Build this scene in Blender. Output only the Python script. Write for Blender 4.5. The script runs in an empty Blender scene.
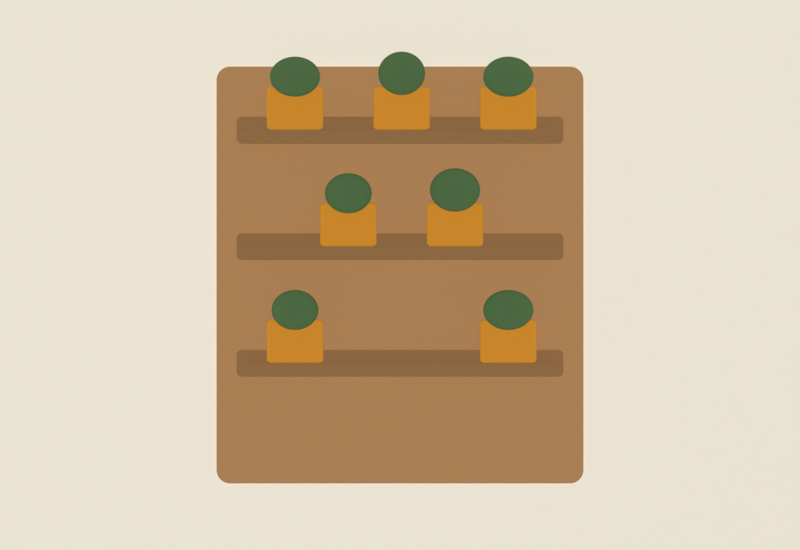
import bpy, bmesh, math
from mathutils import Vector, noise

scene = bpy.context.scene
COL = scene.collection
S = 0.002            # metres per photo pixel on the panel's front plane (y = 0)
D = 30.0             # camera distance from that plane
CX, CZ = 400.0, 275.0
ZC = 1.25            # height of the picture's centre above the ground


def k(depth):        # size of a photo pixel on a plane `depth` metres in front of the panel
    return S * (D - depth) / D


def X(px, depth=0.0):
    return (px - CX) * k(depth)


def Z(py, depth=0.0):
    return ZC - (py - CZ) * k(depth)


def lin(r, g, b):
    f = lambda c: (c / 255 / 12.92) if c / 255 <= 0.04045 else ((c / 255 + 0.055) / 1.055) ** 2.4
    return (f(r), f(g), f(b))


# ------------------------------------------------------------------ materials
def material(name, rgb, kind, amount=0.03, bump=0.1, rough=0.85, flat=0.0):
    m = bpy.data.materials.new(name)
    m.use_nodes = True
    nt = m.node_tree
    N, L = nt.nodes, nt.links
    N.clear()
    out = N.new('ShaderNodeOutputMaterial')
    p = N.new('ShaderNodeBsdfPrincipled')
    L.new(p.outputs[0], out.inputs['Surface'])
    p.inputs['Roughness'].default_value = rough
    p.inputs['Diffuse Roughness'].default_value = flat
    p.inputs['Specular IOR Level'].default_value = 0.06
    tc = N.new('ShaderNodeTexCoord')
    mp = N.new('ShaderNodeMapping')
    L.new(tc.outputs['Object'], mp.inputs['Vector'])
    nz = N.new('ShaderNodeTexNoise')
    L.new(mp.outputs['Vector'], nz.inputs['Vector'])
    if kind == 'wood':
        mp.inputs['Scale'].default_value = (0.9, 14, 14)
        nz.inputs['Scale'].default_value = 5.0
        nz.inputs['Detail'].default_value = 6
        nz.inputs['Roughness'].default_value = 0.6
        nz.inputs['Distortion'].default_value = 0.4
    elif kind == 'leaf':
        nz.inputs['Scale'].default_value = 170.0
        nz.inputs['Detail'].default_value = 3
    elif kind == 'soil':
        nz.inputs['Scale'].default_value = 220.0
        nz.inputs['Detail'].default_value = 6
    else:
        nz.inputs['Scale'].default_value = 90.0 if kind == 'clay' else 35.0
        nz.inputs['Detail'].default_value = 5
    mr = N.new('ShaderNodeMapRange')
    mr.inputs['From Min'].default_value = 0.25
    mr.inputs['From Max'].default_value = 0.75
    mr.inputs['To Min'].default_value = 1 - amount
    mr.inputs['To Max'].default_value = 1 + amount
    L.new(nz.outputs[0], mr.inputs['Value'])
    vm = N.new('ShaderNodeVectorMath')
    vm.operation = 'SCALE'
    vm.inputs[0].default_value = rgb
    L.new(mr.outputs[0], vm.inputs['Scale'])
    L.new(vm.outputs[0], p.inputs['Base Color'])
    bp = N.new('ShaderNodeBump')
    bp.inputs['Strength'].default_value = bump
    bp.inputs['Distance'].default_value = 0.0008
    L.new(nz.outputs[0], bp.inputs['Height'])
    L.new(bp.outputs[0], p.inputs['Normal'])
    return m


M_WALL = material('cream_wall_paint', lin(232.8, 226.0, 209.3), 'plaster', 0.002, 0.02)
M_PANEL = material('brown_wood', lin(168.5, 126.5, 82), 'wood', 0.010, 0.04)
M_SHELF = material('dark_brown_wood', lin(147, 110, 70), 'wood', 0.010, 0.04, flat=0.6)
M_POT = material('ochre_glazed_clay', lin(206, 141, 43.5), 'clay', 0.008, 0.03, flat=0.62)
M_LEAF = material('clipped_green_foliage', lin(78.5, 108.5, 68.5), 'leaf', 0.03, 0.06, flat=0.57)
M_SOIL = material('dark_potting_soil', (0.035, 0.024, 0.016), 'soil', 0.4, 0.8)


# ------------------------------------------------------------------ helpers
def link(name, bm, mat, parent=None, smooth=True):
    bmesh.ops.recalc_face_normals(bm, faces=bm.faces)
    me = bpy.data.meshes.new(name)
    bm.to_mesh(me)
    bm.free()
    me.materials.append(mat)
    if smooth:
        me.polygons.foreach_set('use_smooth', [True] * len(me.polygons))
        me.set_sharp_from_angle(angle=math.radians(40))
    o = bpy.data.objects.new(name, me)
    COL.objects.link(o)
    if parent:
        o.parent = parent
    return o


def empty(name, loc, label, cat, group=None):
    o = bpy.data.objects.new(name, None)
    o.empty_display_size = 0.05
    COL.objects.link(o)
    o.location = loc
    o['label'] = label
    o['category'] = cat
    if group:
        o['group'] = group
    return o


def rounded_slab(bm, x0, x1, z0, z1, y0, y1, radii, bev=0.0006, seg=10):
    """A slab whose front outline is a rectangle with its own radius at each corner
    (lower left, lower right, upper right, upper left); y0 is the front, y1 the back."""
    corners = [(x0, z0, 180), (x1, z0, 270), (x1, z1, 0), (x0, z1, 90)]
    pts = []
    for (cx, cz, a0), r in zip(corners, radii):
        sx = 1 if cx == x0 else -1
        sz = 1 if cz == z0 else -1
        ox, oz = cx + sx * r, cz + sz * r
        for i in range(seg + 1):
            a = math.radians(a0 + 90 * i / seg)
            pts.append((ox + r * math.cos(a), oz + r * math.sin(a)))
    n = len(pts)
    mx, mz = (x0 + x1) / 2, (z0 + z1) / 2

    def inset(p, d):
        return (p[0] - d * (1 if p[0] > mx else -1), p[1] - d * (1 if p[1] > mz else -1))
    rings = []
    for y, d in ((y0, bev), (y0 + bev * 0.3, bev * 0.3), (y0 + bev, 0), (y1 - bev, 0), (y1, bev)):
        rings.append([bm.verts.new((inset(p, d)[0], y, inset(p, d)[1])) for p in pts])
    for a, b in zip(rings, rings[1:]):
        for i in range(n):
            bm.faces.new((a[i], a[(i + 1) % n], b[(i + 1) % n], b[i]))
    bm.faces.new(rings[0])
    bm.faces.new(rings[-1])


# ------------------------------------------------------------------ the setting
TH = 0.014                                      # thickness of the wooden panel
bm = bmesh.new()
rounded_slab(bm, -5, 5, -1.5, 4.0, TH + 0.0002, TH + 0.2, (0.01,) * 4)
wall = link('wall', bm, M_WALL)
wall['kind'] = 'structure'
wall['label'] = 'plain cream painted wall behind the brown plant shelf'
wall['category'] = 'wall'

# ------------------------------------------------------------------ the shelf unit
unit = empty('wall_shelf', (0, TH, Z(483.333)),
             'brown wooden wall panel with rounded corners and three darker plant ledges', 'shelf')


def local(o, parent):                           # meshes are drawn in world space; keep them there
    o.parent = parent
    o.location = -Vector(parent.location)


bm = bmesh.new()
rounded_slab(bm, X(216.667), X(583.333), Z(483.333), Z(66.667), 0, TH, (13.333 * S,) * 4, 0.0012, 16)
local(link('back_panel', bm, M_PANEL), unit)

RAIL = 0.016        # back rail of each ledge stands this far off the panel
LEDGE = 0.090       # the tread reaches this far forward
POT_F = 0.086       # front faces of the pots
ROWS = (116.667, 233.333, 350.0)
ledge_top = []
for y in ROWS:
    pot_z = Z(y + 13.333, POT_F)                # pot bases in this row
    ledge_top.append(pot_z)
    bm = bmesh.new()
    rk = 5.0 * S
    x0, x1 = X(236.667, RAIL), X(563.333, RAIL)
    rounded_slab(bm, x0, x1, Z(y + 26.667, RAIL), Z(y, RAIL), -RAIL, 0, (rk,) * 4, 0.0006)
    x0, x1 = X(236.667, LEDGE), X(563.333, LEDGE)
    rounded_slab(bm, x0, x1, Z(y + 26.667, LEDGE), pot_z, -LEDGE, -RAIL,
                 (rk, rk, 0.0012, 0.0012), 0.0005)
    local(link('shelf', bm, M_SHELF), unit)


# ------------------------------------------------------------------ the plants
def pot_bm():
    """Rounded box planter, base at z = 0, front face at y = 0, hollow on top."""
    kk = k(POT_F)
    w, h, d, r = 56.667 * kk, 43.333 * kk, 0.068, 4.3 * kk
    bm = bmesh.new()
    bmesh.ops.create_cube(bm, size=1)
    for v in bm.verts:
        v.co = Vector((v.co.x * w, (v.co.y + 0.5) * d, (v.co.z + 0.5) * h))
    bmesh.ops.bevel(bm, geom=list(bm.edges), offset=r, segments=6, profile=0.5, affect='EDGES')
    bm.normal_update()
    top = max((f for f in bm.faces if f.normal.z > 0.999), key=lambda f: f.calc_area())
    bmesh.ops.inset_region(bm, faces=[top], thickness=0.0015)
    ret = bmesh.ops.extrude_discrete_faces(bm, faces=[top])
    f = ret['faces'][0]
    bmesh.ops.translate(bm, verts=list(f.verts), vec=(0, 0, -0.03))
    return bm, w, h, d, r


def soil_bm(w, h, d, r):
    bm = bmesh.new()
    nx, ny = 22, 14
    ex, ey = w / 2 - r - 0.0018, d / 2 - r - 0.0018
    g = [[bm.verts.new((ex * (2 * i / nx - 1), d / 2 + ey * (2 * j / ny - 1),
                        h - 0.009 + 0.0018 * noise.noise(Vector((i * 0.7, j * 0.7, 3)))))
          for j in range(ny + 1)] for i in range(nx + 1)]
    for i in range(nx):
        for j in range(ny):
            bm.faces.new((g[i][j], g[i + 1][j], g[i + 1][j + 1], g[i][j + 1]))
    ret = bmesh.ops.extrude_face_region(bm, geom=list(bm.faces))
    for v in ret['geom']:
        if isinstance(v, bmesh.types.BMVert):
            v.co.z = h - 0.026
    return bm


def foliage_bm(rx, rz, cz, rim, front=0.036, back=0.058):
    """Tightly clipped oval crown that spills over the front of the rim: its widest
    section stands just ahead of the pot's front face (y = 0)."""
    bm = bmesh.new()
    nu, nv = 96, 64
    yc = -0.0035

    def point(u, v):
        a, b = 2 * math.pi * u / nu, math.pi * v / nv
        sx, sy, sz = math.sin(b) * math.cos(a), math.sin(b) * math.sin(a), math.cos(b)
        y = yc + sy * (back if sy > 0 else front)
        z = cz + rz * sz
        if y > -0.0012 and z < rim + 0.0012:    # in front of the pot it drapes over the face
            y = -0.0012
        return (rx * sx, y, z)
    top = bm.verts.new(point(0, 0))
    bot = bm.verts.new(point(0, nv))
    rings = [[bm.verts.new(point(u, v)) for u in range(nu)] for v in range(1, nv)]
    for u in range(nu):
        w = (u + 1) % nu
        bm.faces.new((top, rings[0][u], rings[0][w]))
        bm.faces.new((bot, rings[-1][w], rings[-1][u]))
        for a, b in zip(rings, rings[1:]):
            bm.faces.new((a[u], b[u], b[w], a[w]))
    return bm


GROUP = 'potted plants on the plant shelf'
# centre x, row, foliage half-width, foliage half-height, foliage centre y, label
PLANTS = [
    (295.0, 0, 25.0, 20.0, 76.667, 'wide oval green plant in ochre pot at left end of top ledge'),
    (401.667, 0, 23.333, 21.667, 73.333, 'round narrow green plant in ochre pot, middle of three on top ledge'),
    (508.333, 0, 25.0, 20.0, 76.667, 'wide oval green plant in ochre pot at right end of top ledge'),
    (348.333, 1, 23.333, 20.0, 193.333, 'smaller green plant in ochre pot, left of the two on middle ledge'),
    (455.0, 1, 25.0, 21.667, 190.0, 'larger, taller green plant in ochre pot, right of the two on middle ledge'),
    (295.0, 2, 23.333, 20.0, 310.0, 'small green plant in ochre pot at left end of bottom ledge'),
    (508.333, 2, 25.0, 20.0, 310.0, 'wide oval green plant in ochre pot at right end of bottom ledge'),
]
pot0 = soil0 = None
for px, row, rx, rz, fy, label in PLANTS:
    base = ledge_top[row] + 0.0002
    root = empty('potted_plant', (X(px, POT_F), -POT_F, base), label, 'potted plant', GROUP)
    if pot0 is None:
        b, w, h, d, r = pot_bm()
        pot0 = link('pot', b, M_POT, root)
        soil0 = link('soil', soil_bm(w, h, d, r), M_SOIL, root)
    else:
        for src in (pot0, soil0):
            c = src.copy()
            COL.objects.link(c)
            c.parent = root
    kk = k(POT_F + 0.0035)
    link('foliage', foliage_bm(rx * kk, rz * kk, Z(fy, POT_F + 0.0035) - base, h), M_LEAF, root)

# ------------------------------------------------------------------ light
world = bpy.data.worlds.new('World')
scene.world = world
world.use_nodes = True
bg = world.node_tree.nodes['Background']
bg.inputs['Color'].default_value = (1, 1, 1, 1)
bg.inputs['Strength'].default_value = 0.09

ld = bpy.data.lights.new('studio_lamp', 'AREA')
ld.shape = 'DISK'
ld.size = 0.3
LD = 30.3
ld.energy = 8380.0
lo = bpy.data.objects.new('studio_lamp', ld)
COL.objects.link(lo)
lo.location = (0, -LD, ZC)
lo.rotation_euler = (math.radians(90), 0, 0)

# ------------------------------------------------------------------ camera
cd = bpy.data.cameras.new('camera')
cd.sensor_width = 36
cd.lens = 36 * D / (800 * S)
cd.clip_start = 0.1
cd.clip_end = 200
cam = bpy.data.objects.new('camera', cd)
COL.objects.link(cam)
cam.location = (0, -D, ZC)
cam.rotation_euler = (math.radians(90), 0, 0)
scene.camera = cam

scene.render.resolution_x, scene.render.resolution_y = 1024, 704
vs = scene.view_settings
vs.view_transform = 'Standard'
vs.look = 'None'
vs.exposure = 0
vs.gamma = 1
